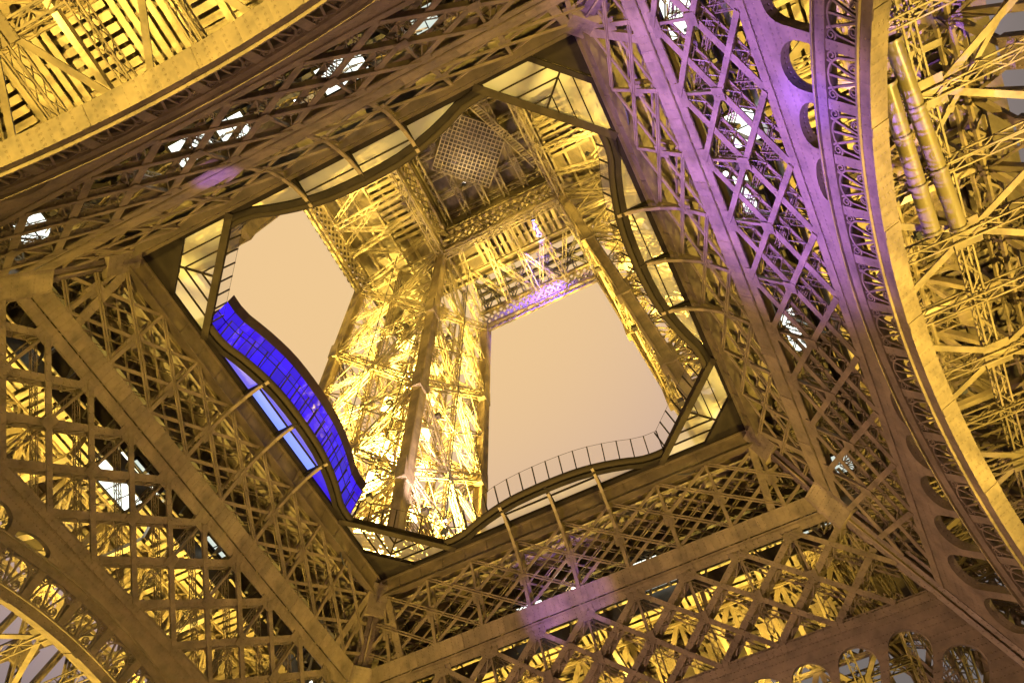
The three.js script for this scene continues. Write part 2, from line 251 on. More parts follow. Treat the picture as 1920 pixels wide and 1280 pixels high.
    for (const [cs, cq, dir, r0] of [[-0.83, 0.83, 1, 0.3], [0.83, 0.83, -1, 0.3], [-0.5, 0.2, -1, 0.28], [0.5, 0.2, 1, 0.28]]) {
      const sp = []; for (let m = 0; m <= 26; m++) { const a = m / 26 * Math.PI * 3.4, r = r0 * (1 - 0.78 * m / 26); sp.push(B(cs + dir * r * Math.cos(a + (cq > 0.5 ? 2.2 : -2.2)) / 1.12, cq + r * Math.sin(a + (cq > 0.5 ? 2.2 : -2.2)) / 1.75)); }
      part('scroll', g().sweep(sp, 0.075, 0.12, NF), M.iron, panel);
    }
  }
  four(t, ['scrollwork arch washed in bright violet with a yellow soffit', 'arch of tall rounded arcade openings beneath the broad pinkish bars', 'dim brown scrollwork arch below the blue glazing']);
}

// ---------- first floor: slab bays, cross trusses, outer girders ----------
{
  const t = thing('floor_bay', 'gold lit floor underside above the straight looking gold soffit', 'floor', [0, 57.5, 26], 'undersides of the first floor');
  const trap = (d0, d1, h0, h1, q = g()) => q.box8([V(-d0, h0, d0), V(d0, h0, d0), V(d1, h0, d1), V(-d1, h0, d1), V(-d0, h1, d0), V(d0, h1, d0), V(d1, h1, d1), V(-d1, h1, d1)]);
  part('slab', trap(17.1, 40.2, 57.55, 58), M.deck, t);
  for (let d = 18.6; d < 38; d += 2.6) part('joist', g().ibeam(V(-Math.min(d, 18), 57.1, d), V(Math.min(d, 18), 57.1, d), 0.3, 0.8, 0.06), M.iron, t);
  for (let k = -5; k < 5; k++) {
    const u0 = 4 * k;
    if ((k + 10) % 2) for (let m = 0; m < 17; m++) part('ceiling_slat', g().bar(V(u0 + 0.1, 56.45, 25.4 + m * 0.72), V(u0 + 3.9, 56.45, 25.4 + m * 0.72), 0.46, 0.07), M.slat, t);
    else for (let m = 0; m < 6; m++) part('ceiling_slat', g().bar(V(u0 + 0.3 + m * 0.66, 56.4, 25.2), V(u0 + 0.3 + m * 0.66, 56.4, 37.8), 0.42, 0.07), M.slat, t);
  }
  for (let k = -5; k <= 5; k++) {
    const u = 4 * k, tr = new THREE.Group(); tr.name = 'cross_truss'; t.add(tr); const a0 = V(u, 43.6, w(43.6) + 0.8), b0 = V(u, 43.6, w(43.6) + 15), a1 = V(u, 50, w(50) + 6), b1 = V(u, 50, w(50) + 15);
    part('lower_chord', g().lattice(a0, b0, 0.5, 0.85, [0, 1, 0], 0.9), M.ironB, tr); if (k % 2) continue;
    part('upper_chord', g().bar(a1, b1, 0.4, 0.5), M.ironB, tr);
    part('hanger', g().bar(a1, V(u, 57, w(50) + 6), 0.35, 0.35, [1, 0, 0]), M.ironB, tr);
  }
  for (let k = -5; k < 5; k += 2) { const u = 4 * k; part('wind_brace', g().bar(V(u, 43.4, w(43.4) + 1), V(u + 7.6, 43.4, w(43.4) + 14.4), 0.36, 0.1), M.ironB, t); part('wind_brace', g().bar(V(u + 8, 43.55, w(43.4) + 1), V(u + 0.4, 43.55, w(43.4) + 14.4), 0.36, 0.1), M.ironB, t); part('gusset_plate', g().bar(V(u + 3.2, 43.42, w(43.4) + 7.7), V(u + 4.8, 43.42, w(43.4) + 7.7), 1.5, 0.08), M.plate, t); }
  part('stringer', g().lattice(V(-20, 43.9, w(43.6) + 7.7), V(20, 43.9, w(43.6) + 7.7), 0.6, 0.7, [0, 1, 0], 0.9), M.ironB, t);
  // dark gallery layers behind the inner girder; the wall is added to block light
  part('added_shade_wall', g().bar(V(-21, 51.9, wf(51.9) + 5.6), V(21, 51.9, wf(51.9) + 5.6), 0.08, 1.6, [0, 1, 0]).bar(V(-21, 54, wf(51.9) + 5.5), V(21, 54, wf(51.9) + 5.5), 0.08, 2.2, [0, 1, 0]).bar(V(-21, 56.3, wf(51.9) + 5.4), V(21, 56.3, wf(51.9) + 5.4), 0.08, 1.9, [0, 1, 0]), M.gallery, t);
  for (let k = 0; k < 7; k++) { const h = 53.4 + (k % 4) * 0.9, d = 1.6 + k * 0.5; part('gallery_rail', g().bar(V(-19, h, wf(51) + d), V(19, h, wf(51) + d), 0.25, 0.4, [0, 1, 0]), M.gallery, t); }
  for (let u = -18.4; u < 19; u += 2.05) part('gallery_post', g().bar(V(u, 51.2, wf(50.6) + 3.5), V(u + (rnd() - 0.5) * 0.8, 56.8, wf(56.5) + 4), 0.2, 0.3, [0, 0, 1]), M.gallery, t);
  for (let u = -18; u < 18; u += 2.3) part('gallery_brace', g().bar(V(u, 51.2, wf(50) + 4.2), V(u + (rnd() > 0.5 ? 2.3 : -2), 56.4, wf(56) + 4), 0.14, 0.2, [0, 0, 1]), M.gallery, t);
  four(t, ['gold lit floor underside behind the violet girder and arch', 'gold slatted floor underside behind the pinkish girder', 'gold lit floor underside behind the dim brown girder']);
  const o = thing('outer_girder', 'gold lit outer girder beyond the straight looking soffit', 'girder', [0, 43, w(43) + 15], 'outer girders of the first floor');
  const O = (u, h) => V(u, h, w(h) + 15);
  for (const h of [43.2, 49.7, 56.2]) { part('chord', g().lattice(O(-w(h) - 12, h), O(w(h) + 12, h), 0.9, 0.9, NF, 0, 0.22), M.ironB, o); }
  for (let k = -7; k < 7; k++) for (const [h0, h1] of [[43.2, 49.7], [49.7, 56.2]]) {
    const u = 4.6 * k; part('diagonal', g().lattice(O(u, h0), O(u + 4.6, h1), 0.6, 0.5, NF, 0.8, 0.16), M.ironB, o); part('diagonal', g().bar(O(u + 4.6, h0), O(u, h1), 0.42, 0.3, NF), M.ironB, o);
    part('gusset_plate', g().bar(O(u + 2.3 - 0.9, (h0 + h1) / 2), O(u + 2.3 + 0.9, (h0 + h1) / 2), 1.6, 0.62, NF), M.plate, o);
    part('post', g().bar(O(u, h0), O(u, h1), 0.4, 0.5, NF), M.ironB, o);
  }
  four(o, ['gold lit outer girder seen past the violet arch', 'gold lit outer girder seen through the tall arcade openings', 'gold lit outer girder past the dim brown arch']);
}

// ---------- glass walkways round the opening ----------
const RIM = [[-9.8, 15.4], [-8.9, 15.42], [-7.8, 15.25], [-6.7, 14.85], [-5.5, 14.5], [-4.1, 14.18], [-2.7, 13.98], [-1.3, 13.9], [0, 13.88], [1.3, 13.9], [2.7, 13.98], [4.1, 14.18], [5.5, 14.5], [6.7, 14.85], [7.8, 15.25], [8.9, 15.42], [9.8, 15.4]];
const rimAt = (u) => { for (let k = 0; k < RIM.length - 1; k++) if (u <= RIM[k + 1][0]) { const f = (u - RIM[k][0]) / (RIM[k + 1][0] - RIM[k][0]); return RIM[k][1] + f * (RIM[k + 1][1] - RIM[k][1]); } return 15.4; };
const walk = [];
{
  const make = (label, mat) => {
    const t = thing('glass_walkway', label, 'walkway', [0, 57.3, 15], 'glass walkways along the opening');
    part('rim_tube', g().tube(RIM.map(([x, z]) => V(x, 57.45, z)), 0.26, 8), M.rim, t);
    part('rim_band', g().sweep(RIM.map(([x, z]) => V(x, 57.3, z + 0.42)), 0.4, 0.45, [0, 1, 0]), M.dark, t);
    part('wall_beam', g().bar(V(-9.8, 57.35, 16.1), V(9.8, 57.35, 16.1), 0.35, 0.4), M.dark, t);
    for (const u of [-4.1, 0, 4.1]) part('cross_beam', g().bar(V(u, 57.2, rimAt(u) + 0.2), V(u, 57.2, 16.2), 0.22, 0.4), M.dark, t);
    part('mullion', g().bar(V(-4.1, 57.3, 15.05), V(4.1, 57.3, 15.05), 0.1, 0.16), M.dark, t);
    const us = [-7.6, -4.1, 0, 4.1, 7.6]; let pi = 0;
    for (let k = 0; k < 4; k++) for (const [lo, hi] of (k === 0 || k === 3) ? [[0, 1]] : [[0, 0.5], [0.5, 1]]) {
      const q = g(), n = 6; for (let m = 0; m < n; m++) { const a = us[k] + (us[k + 1] - us[k]) * m / n, b = us[k] + (us[k + 1] - us[k]) * (m + 1) / n, z0 = (u) => lo ? 15.05 : Math.min(15.9, rimAt(u) + 0.4), z1 = () => hi < 1 ? 15.05 : 15.95; q.quad(V(a, 57.5, Math.min(z0(a), z1())), V(b, 57.5, Math.min(z0(b), z1())), V(b, 57.5, z1()), V(a, 57.5, z1())); }
      part('glass_panel', q, typeof mat === 'function' ? mat(pi++) : mat, t);
    }
    return t;
  };
  walk.push(make('curved glass walkway with tan panels beside the gold floor grid', M.frost));
  walk.push(turned(walk[0], 1, 'curved glass walkway held by violet bracket arms'), turned(walk[0], 2, 'curved glass walkway topped by clear glass balustrade'));
  const b = make('curved glass walkway whose floor panels glow blue', (k) => [M.blueDeep, M.blueMid, M.blueFloor, M.blueMid, M.blueFloor, M.blueMid][k]); b.position.applyAxisAngle(V(0, 1, 0), -Math.PI / 2); b.rotation.y = -Math.PI / 2;
}
{ // corner skylights
  const t = thing('corner_skylight', 'corner skylight of tan glass beside the gold floor grid', 'skylight', [13, 57.3, 13], 'skylights in the chamfered corners');
  part('chamfer_beam', g().ibeam(V(9.2, 57.35, 16.2), V(16.2, 57.35, 9.2), 0.5, 0.55, 0.12), M.rim, t);
  part('outer_frame', g().bar(V(13.1, 57.3, 16.2), V(16.2, 57.3, 13.1), 0.35, 0.4), M.dark, t);
  for (const s of [0, 1]) { const m = (x, z) => (s ? V(z, 57.3, x) : V(x, 57.3, z)); part('side_frame', g().bar(m(9.3, 16.2), m(13.3, 16.2), 0.3, 0.4), M.dark, t);
    for (const c of [13.45, 14.3, 15.15]) part('mullion', g().bar(m(25.5 - c, c), m(Math.min(29.25 - c, c), c), 0.09, 0.14), M.dark, t);
  }
  part('mullion', g().bar(V(12.75, 57.3, 12.75), V(14.6, 57.3, 14.6), 0.12, 0.16), M.dark, t);
  const Q = (pts) => { const q = g(), y = 57.48; q.quad(...pts.map(([x, z]) => V(x, y, z))); return q; };
  for (const s of [0, 1]) { const m = (p) => (s ? p.map(([x, z]) => [z, x]) : p);
    part('glass_panel', Q(m([[9.4, 16.1], [13.1, 16.1], [13.1, 16.1], [10.4, 15.05]])), M.frost, t);
    part('glass_panel', Q(m([[10.4, 15.05], [13.1, 16.1], [14.1, 15.1], [11.5, 13.95]])), M.frost, t);
    part('glass_panel', Q(m([[11.5, 13.95], [14.1, 15.1], [14.6, 14.6], [12.75, 12.75]])), M.frost, t); }
  part('soffit', g().box8([[13.2, 16.35], [16.6, 16.6], [16.9, 16.9], [13.2, 16.9], [13.2, 16.35], [16.6, 16.6], [16.9, 16.9], [13.2, 16.9]].map(([x, z], k) => V(x, k < 4 ? 57.3 : 57.6, z))).box8([[13.3, 16.3], [16.3, 13.3], [16.9, 13.3], [16.9, 16.9], [13.3, 16.3], [16.3, 13.3], [16.9, 13.3], [16.9, 16.9]].map(([x, z], k) => V(x, k < 4 ? 57.28 : 57.58, z))), M.dark, t);
  four(t, ['corner skylight whose white glass catches a blue streak', 'corner skylight under the foot of the brilliant gold leg', 'corner skylight of grey glass at the end of the blue glazing']);
}

// ---------- glass balustrades ----------
{
  const along = (pts, step) => { const out = []; let acc = 0; for (let k = 0; k < pts.length - 1; k++) { const a = V(pts[k][0], 57.65, pts[k][1]), b = V(pts[k + 1][0], 57.65, pts[k + 1][1]), L = a.distanceTo(b); while (acc < L) { out.push(a.clone().lerp(b, acc / L)); acc += step; } acc -= L; } return out; };
  const make = (label, pts, step, base) => {
    const t = thing('glass_balustrade', label, 'balustrade', base, 'glass balustrades on the walkways'), P = along(pts, step);
    const inw = P.map((p, k) => { const d = P[Math.min(P.length - 1, k + 1)].clone().sub(P[Math.max(0, k - 1)]).normalize(), n = V(d.z, 0, -d.x); if (n.dot(p) > 0) n.negate(); return n; });
    const T = P.map((p, k) => p.clone().addScaledVector(inw[k], 0.6).add(V(0, 1.9, 0)));
    P.forEach((p, k) => part('post', g().bar(p, T[k], 0.09, 0.09, inw[k]), M.rim, t));
    for (let k = 0; k < P.length - 1; k++) { part('pane', g().quad(P[k], P[k + 1], T[k + 1], T[k]), M.glass, t); part('top_edge', g().bar(T[k], T[k + 1], 0.02, 0.03), M.rim, t); }
    return t;
  };
  const s = make('clear glass balustrade above the tan walkway beside the gold floor grid', RIM, 1.18, [0, 57.65, 15]);
  turned(s, 1, 'glass balustrade above the walkway with violet arms'); turned(s, 2, 'glass balustrade standing out against the tan sky with a row of dark posts'); turned(s, 3, 'glass balustrade in front of the long blue glazing');
  const c = make('glass balustrade across the corner beside the gold floor grid', [[9.9, 15.5], [15.5, 9.9]], 1.1, [12.7, 57.65, 12.7]);
  turned(c, 1, 'short glass balustrade across the corner with the white glass skylight'); turned(c, 2, 'short glass balustrade at the foot of the brilliant gold leg'); turned(c, 3, 'short glass balustrade with dark posts over the grey glass skylight');
}

// ---------- blue lit pavilion above the walkway ----------
{
  const t = thing('glazed_pavilion', 'long curved pavilion front with blue lit panes and a maroon fascia', 'pavilion', [-15.5, 57.9, 0]);
  const at = (u, h) => { const r = rimAt(Math.max(-9.8, Math.min(9.8, u))); return V(-(r + 0.5 - (h - 57.9) * 0.29), h, u); };
  const us = []; for (let u = -9.9; u <= 9.901; u += 0.99) us.push(u);
  const bl = [0.75, 0.95, 1.15, 0.85, 1.4, 1.05].map((k) => new THREE.MeshPhysicalMaterial({ color: new THREE.Color().setRGB(0.02, 0.01, 0.12), emissive: new THREE.Color().setRGB(0.02, 0.0, 0.85), emissiveIntensity: k, roughness: 0.03, clearcoat: 0.6, clearcoatRoughness: 0.02 }));  // pane emission stands in for the blue light on the glass
  for (let k = 0; k < us.length - 1; k++) {
    part('window_pane', g().quad(at(us[k], 57.9), at(us[k + 1], 57.9), at(us[k + 1], 59.75), at(us[k], 59.75)), bl[(k * 5 + 1) % 6], t); part('window_pane', g().quad(at(us[k], 59.78), at(us[k + 1], 59.78), at(us[k + 1], 61.1), at(us[k], 61.1)), bl[(k * 7 + 3) % 6], t); part('window_bar', g().bar(at(us[k], 59.765), at(us[k + 1], 59.765), 0.06, 0.09, [1, 0, 0]), M.dark, t);
    part('window_bar', g().bar(at(us[k], 57.9), at(us[k], 61.1), 0.05, 0.08, [1, 0, 0]), M.dark, t);
    part('fascia_panel', g().quad(at(us[k], 61.1), at(us[k + 1], 61.1), at(us[k + 1], 62.1), at(us[k], 62.1)), M.maroon, t);
  }
  part('roof', g().box8([V(-15.6, 62.0, -9.4), V(-15.6, 62.0, 9.4), V(-24, 62, 9.6), V(-24, 62, -9.6), V(-15.6, 62.1, -9.4), V(-15.6, 62.1, 9.4), V(-24, 62.2, 9.6), V(-24, 62.2, -9.6)]), M.maroon, t);
}

// ---------- upper legs ----------
const ua = (h) => 14 - (h - 57) * 0.103, ub = (h) => 28.8 - (h - 57) * 0.144;
{
  const t = thing('upper_pillar', 'upper leg hidden in part by the corner skylight beside the grid', 'tower leg', [21, 57.5, 21], 'upper legs between the first and second floors');
  const post = (i, j, h) => V(i ? ub(h) : ua(h), h, j ? ub(h) : ua(h)), lv = [58, 66.5, 80, 94.3, 108.6];
  for (const [i, j] of [[0, 0], [0, 1], [1, 0], [1, 1]]) {
    const q = g(); for (let k = 0; k < 4; k++) { const a = post(i, j, lv[k]), b = post(i, j, lv[k + 1] - 0.002); q.bar(a, b, 0.95, 0.95, [1, 0, 0]); for (const [e, f] of [[1, 1], [1, -1], [-1, 1], [-1, -1]]) q.bar(a.clone().add(V(e * 0.46, 0, f * 0.46)), b.clone().add(V(e * 0.46, 0, f * 0.46)), 0.14, 0.3, [e, 0, f]); }
    part('post', q, M.plate, t);
    for (let k = 1; k < 4; k++) { const c = post(i, j, lv[k]); part('gusset_plate', g().bar(c.clone().add(V(0, -1.6, 0)), c.clone().add(V(0, 1.6, 0)), 1.7, 1.05, [1, 0, 0]), M.plate, t); if (!i && !j) for (const [bx, bz] of [[3.2, -0.5], [-0.5, 3.2]]) part('junction_box', g().bar(c.clone().add(V(bx, -2.6, bz)), c.clone().add(V(bx, -2, bz)), 0.55, 0.5, [1, 0, 0]), M.gallery, t); for (const dh of [-0.8, 0, 0.8]) part('stub', g().bar(c.clone().add(V(i ? 1.2 : -0.2, dh, 0)), c.clone().add(V(i ? -1.9 : 1.9, dh, 0)), 0.12, 0.2), M.upper, t); }
  }
  const faces = [[[0, 0], [1, 0]], [[0, 0], [0, 1]], [[1, 0], [1, 1]], [[0, 1], [1, 1]]];
  for (const [p, q] of faces) { const up = p[0] === q[0] ? V(1, 0, 0) : V(0, 0, 1);
    for (let k = 0; k < 4; k++) {
      const a0 = post(...p, lv[k]), b0 = post(...q, lv[k]), a1 = post(...p, lv[k + 1]), b1 = post(...q, lv[k + 1]), c = a0.clone().add(b1).add(b0).add(a1).multiplyScalar(0.25);
      part('strut', g().lattice(a1, b1, 0.7, 0.9, up), M.upper, t);
      part('brace', g().lattice(a0, b1, 0.8, 0.6, up, 1.5, 0.15), M.upper, t); part('brace', g().lattice(b0, a1, 0.8, 0.6, up, 1.5, 0.15), M.upper, t);
      part('sub_brace', g().lattice(a0.clone().lerp(b0, 0.5), a1.clone().lerp(b1, 0.5), 0.4, 0.35, up, 0.8, 0.09), M.upper, t); part('sub_brace', g().lattice(a0.clone().lerp(a1, 0.5), b0.clone().lerp(b1, 0.5), 0.45, 0.4, up, 0.8, 0.09), M.upper, t);
      for (const [e, f] of [[a0, b0], [b0, a0]]) part('tie', g().bar(e.clone().lerp(e === a0 ? a1 : b1, 0.5), e.clone().lerp(f, 0.5), 0.16, 0.1, up), M.upper, t), part('tie', g().bar(e.clone().lerp(e === a0 ? a1 : b1, 0.5), a1.clone().lerp(b1, 0.5), 0.16, 0.1, up), M.upper, t);
    } }
  for (let k = 1; k < 4; k++) { part('diaphragm_brace', g().lattice(post(0, 0, lv[k]), post(1, 1, lv[k]), 0.6, 0.6), M.upper, t); part('diaphragm_brace', g().lattice(post(1, 0, lv[k]), post(0, 1, lv[k]), 0.6, 0.6), M.upper, t); }
  const ax = (h) => (ua(h) + ub(h)) / 2;
  for (const [e, f] of [[-1.6, 1.6], [1.6, -1.6], [-3, 3], [3, -3], [0.5, 0.5], [-2, -2]]) part('lift_rail', g().lattice(V(ax(58) + e, 58, ax(58) + f), V(ax(108) + e, 108, ax(108) + f), 0.8, 0.8), M.upper, t);
  for (let k = 0; k < 16; k++) { const h = 60 + k * 3, c = V(ua(h) + 4.2, h, ua(h) + 4.2), e = k % 2 ? 1 : -1, q = g(), A = c.clone().add(V(-1.6 * e, 0, 1.6 * e)), B = c.clone().add(V(1.6 * e, 2.8, -1.6 * e)); for (const s of [-0.5, 0.5]) q.bar(A.clone().add(V(s, 0, s)), B.clone().add(V(s, 0, s)), 0.08, 0.3); for (let m = 0; m < 9; m++) { const d = A.clone().lerp(B, (m + 0.5) / 9); q.bar(d.clone().add(V(-0.5, 0, -0.5)), d.clone().add(V(0.5, 0, 0.5)), 0.28, 0.05); } part('stair_flight', q, M.upper, t); part('landing', g().bar(B.clone().add(V(-0.7, 0, -0.7)), B.clone().add(V(0.7, 0, 0.7)), 1.3, 0.12), M.upper, t); }
  four(t, ['upper leg with a plain plated post rising past the violet armed walkway', 'brilliant gold upper leg rising in the middle of the opening', 'upper leg half hidden by the second floor girder over the tan sky']);
}

// ---------- second floor ----------
{
  const N = V(0, 0.103, 0.995), I = (u, h) => V(u, h, ua(h)), t = thing('inner_floor_girder', 'closely latticed girder beside the grid, toward the gold soffit arch', 'girder', [0, 109, 8.6], 'inner girders of the second floor');
  part('lower_chord', g().ibeam(I(-8.6, 109), I(8.6, 109), 0.5, 0.7, 0.1), M.plate, t); part('upper_chord', g().ibeam(I(-8.2, 114), I(8.2, 114), 0.5, 0.6, 0.1), M.plate, t);
  for (let k = -8; k < 6; k++) for (const e of [0, 1]) part('lattice_bar', e ? g().bar(I(k * 1.05 + 0.1, 109.3), I(k * 1.05 + 2.7 - 0.1, 113.7), 0.24, 0.07, N) : g().bar(I(k * 1.05 + 2.7, 109.3), I(k * 1.05, 113.7), 0.24, 0.07, N), M.upper, t);
  part('walkway_beam', g().lattice(I(-8.6, 107.4), I(8.6, 107.4), 0.8, 1.2), M.upper, t);
  four(t, ['closely latticed girder beside the grid, on the violet armed walkway side', 'closely latticed girder between the gold leg and the blue lit floor trusses', 'closely latticed girder between the gold leg and the half hidden leg']);
  const O = (u, h) => V(u, h, ub(h)), o = thing('outer_floor_girder', 'outer girder of the second floor behind the gold floor grid', 'girder', [0, 109, 21.3], 'outer girders of the second floor');
  part('lower_chord', g().ibeam(O(-9, 109), O(9, 109), 0.5, 0.6, 0.1), M.plate, o); part('upper_chord', g().ibeam(O(-9, 112.8), O(9, 112.8), 0.5, 0.6, 0.1), M.plate, o); part('edge_strip', g().bar(O(-9, 107.8), O(9, 107.8), 0.3, 0.2), M.upper, o);
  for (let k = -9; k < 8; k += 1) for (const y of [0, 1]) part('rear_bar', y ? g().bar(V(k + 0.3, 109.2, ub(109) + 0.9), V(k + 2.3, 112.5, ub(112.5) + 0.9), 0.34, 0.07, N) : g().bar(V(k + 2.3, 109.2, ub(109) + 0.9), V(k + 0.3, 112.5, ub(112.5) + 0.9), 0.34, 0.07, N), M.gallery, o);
  for (let k = -9; k < 8; k++) for (const e of [0, 1]) part('lattice_bar', e ? g().bar(O(k * 1.0, 109.2), O(k * 1.0 + 2, 112.5), 0.3, 0.07, N) : g().bar(O(k * 1.0 + 2, 109.2), O(k * 1.0, 112.5), 0.3, 0.07, N), M.upper, o);
  for (let k = -6; k < 6; k++) part('lacing', g().bar(O(k * 1.5, 107.8), O(k * 1.5 + 0.75, 109), 0.12, 0.07, N).bar(O(k * 1.5 + 0.75, 109), O(k * 1.5 + 1.5, 107.8), 0.12, 0.07, N), M.upper, o);
  four(o, ['outer girder of the second floor on the violet armed walkway side', 'dark outer girder between the two plain posts, crossed by blue light', 'outer girder of the second floor slanting down to the gold leg above tan sky']);
  const d = thing('second_floor', 'second floor underside with the square hole round the floor grid', 'floor', [0, 115, 0]);
  for (let k = 0; k < 4; k++) {
    const R = (x, y, z) => V(x, y, z).applyAxisAngle(V(0, 1, 0), k * Math.PI / 2), L = (d0, d1, h0, h1) => g().box8([R(-d0, h0, d0), R(d0, h0, d0), R(d1, h0, d1), R(-d1, h0, d1), R(-d0, h1, d0), R(d0, h1, d0), R(d1, h1, d1), R(-d1, h1, d1)]);
    part('slab', L(8.2, k === 2 ? 16.6 : 22.5, 116, 116.4), M.deck, d); part('slab_edge', L(...(k === 2 ? [16.2, 16.6] : [21.8, 22.5]), 114.8, 115.99), M.deck, d);
    for (let q = 9.4; q < (k === 2 ? 16 : 21.5); q += 2) part('joist', g().ibeam(R(-q, 115.5, q), R(q, 115.5, q), 0.3, 0.7, 0.07), M.upper, d);
    for (let u = -7; u <= 7.1; u += 3.5) part('floor_truss', g().lattice(R(u, 113.6, 8.4), R(u * 1.25, 111.5, 20.6), 0.6, 0.7, [0, 1, 0], 0.9, 0.1), M.upper, d), part('floor_truss', g().lattice(R(u, 112.4, 14.5), R(u + (u < 0 ? 3 : -3), 112.4, 20.6), 0.5, 0.5, [0, 1, 0], 0.8, 0.08), M.upper, d);
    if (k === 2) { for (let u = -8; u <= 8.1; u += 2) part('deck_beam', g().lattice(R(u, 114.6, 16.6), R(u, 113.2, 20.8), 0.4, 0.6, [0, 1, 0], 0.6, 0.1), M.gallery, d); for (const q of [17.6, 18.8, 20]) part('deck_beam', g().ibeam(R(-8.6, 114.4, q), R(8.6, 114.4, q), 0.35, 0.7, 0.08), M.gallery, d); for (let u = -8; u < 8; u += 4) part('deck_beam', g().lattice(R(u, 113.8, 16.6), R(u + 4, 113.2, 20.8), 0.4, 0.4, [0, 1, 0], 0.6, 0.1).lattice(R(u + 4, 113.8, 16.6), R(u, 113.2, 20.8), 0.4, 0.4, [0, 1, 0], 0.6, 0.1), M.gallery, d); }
    for (let u = -6.4; u < 6; u += 0.9) part('ceiling_slat', g().bar(R(u, 114.9, 9.5), R(u, 114.9, 15), 0.5, 0.08), M.slat, d);
  }
  for (let k = 0; k < 6; k++) { const q = -7.5 + 3 * k; part('ceiling_truss', g().lattice(V(q, 117.6, -8.05), V(q, 117.6, 8.05), 0.7, 0.9, [0, 1, 0], 1, 0.12), M.upper, d); part('ceiling_truss', g().lattice(V(-8.05, 118.9, q), V(8.05, 118.9, q), 0.7, 0.9, [0, 1, 0], 1, 0.12), M.upper, d); }
  part('upper_ceiling', g().box8([V(-8.4, 120, -8.4), V(8.4, 120, -8.4), V(8.4, 120, 8.4), V(-8.4, 120, 8.4), V(-8.4, 120.3, -8.4), V(8.4, 120.3, -8.4), V(8.4, 120.3, 8.4), V(-8.4, 120.3, 8.4)]), M.deck, d);
  for (let k = 0; k < 4; k++) { const R = (x, y, z) => V(x, y, z).applyAxisAngle(V(0, 1, 0), k * Math.PI / 2); part('shaft_wall', g().box8([R(-8.4, 116.41, 8.1), R(8.4, 116.41, 8.1), R(8.4, 116.41, 8.39), R(-8.4, 116.41, 8.39), R(-8.4, 119.98, 8.1), R(8.4, 119.98, 8.1), R(8.4, 119.98, 8.39), R(-8.4, 119.98, 8.39)]), M.deck, d); }
  const n = thing('floor_grid', 'square grid of gold bars hanging under the middle of the second floor', 'grid', [0, 115, 0.4]), D = (a, b, y = 115.2) => V((a + b) * 0.7071, y, (a - b) * 0.7071 + 0.4), S = 4.05;
  for (let k = 0; k <= 15; k++) { const q = -S + 2 * S * k / 15; part('grid_bar', g().bar(D(q, -S), D(q, S), 0.1, 0.16), M.upper, n); part('grid_bar', g().bar(D(-S, q, 115.03), D(S, q, 115.03), 0.1, 0.16), M.upper, n); }
  part('backing_panel', g().box8([D(-S, -S, 116.2), D(S, -S, 116.2), D(S, S, 116.2), D(-S, S, 116.2), D(-S, -S, 116.3), D(S, -S, 116.3), D(S, S, 116.3), D(-S, S, 116.3)]), M.gallery, n);
  const st = thing('service_stair', 'narrow straight stair running beside the gold floor grid', 'stair', [6, 114, 2]);
  { const a = V(2.2, 114.4, 8.2), b = V(7.4, 113, -5), q = (s) => a.clone().lerp(b, s); for (const e of [-0.5, 0.5]) part('stringer', g().bar(a.clone().add(V(e, 0, 0)), b.clone().add(V(e, 0, 0)), 0.1, 0.4), M.upper, st); for (let k = 0; k < 34; k++) part('tread', g().bar(q(k / 34).add(V(-0.5, 0, 0)), q(k / 34).add(V(0.5, 0, 0)), 0.16, 0.06), M.upper, st); }
  const la = thing('long_lattice_beam', 'long slim gold lattice beam running past the floor grid', 'beam', [7, 110, 2]);
  part('beam', g().lattice(V(7.9, 110, 13), V(8.4, 109.6, -8.2), 0.9, 0.9, [0, 1, 0], 1.1, 0.13), M.upper, la);
}

// ---------- pipes, light panels, lamps ----------
{
  const p = (label, a, b) => { const t = thing('service_pipe', label, 'pipe', a, 'service pipes past the violet arch'); const A = V(...a), B = V(...b), q = g(); q.add(new THREE.TubeGeometry(new THREE.LineCurve3(A, B), 1, 0.42, 14)); part('pipe_body', q, M.pipe, t); for (let k = 0; k <= 3; k++) { const c = A.clone().lerp(B, k / 3), d = B.clone().sub(A).normalize().multiplyScalar(0.09); part('flange_ring', g().add(new THREE.TubeGeometry(new THREE.LineCurve3(c.clone().sub(d), c.clone().add(d)), 1, 0.5, 14)), M.pipe, t); } };
  p('thick gold service pipe just past the violet arch, closer to its soffit', [28.2, 42.9, 9.6], [28.4, 42.9, 1.2]); p('thick gold service pipe past the violet arch, farther from its soffit', [29.0, 43, 11.4], [29.75, 43, 0.8]);
}
{ const t = thing('tie_rod', 'long slanting gold rod crossing in front of the outer girder past the violet arch', 'rod', [31, 44, 6.5]); part('rod_body', g().bar(V(35.6, 44, 11.2), V(27.4, 44, 2.8), 0.24, 0.2), M.ironB, t); part('collar', g().bar(V(31.2, 44, 6.75), V(31.0, 44, 6.5), 0.4, 0.36), M.plate, t); }
const cable = (label, pts, r, group) => { const t = thing('cable', label, 'cable', pts[0], group); part('cable_run', g().tube(pts, r, 5), M.body, t); part('clamp', g().bar(V(pts[0][0], pts[0][1] - 0.1, pts[0][2]), V(pts[0][0], pts[0][1] + 0.1, pts[0][2]), r * 4, r * 4), M.body, t); };
cable('hoist cable in front of the brilliant gold leg, on its balustrade side', [[-9.66, 60, -15.07], [-8, 84, -13.6], [-6.34, 108, -11.92]], 0.05, 'hoist cables of the gold leg');
cable('hoist cable in front of the brilliant gold leg, on its blue pavilion side', [[-14.9, 60, -5.91], [-14.5, 84, -6.1], [-14.14, 108, -6.25]], 0.05, 'hoist cables of the gold leg');
cable('hoist cable in front of the brilliant gold leg, beside its plain middle post', [[-13.94, 62, -9.83], [-13.4, 84, -11.1], [-12.88, 105, -12.35]], 0.05, 'hoist cables of the gold leg');
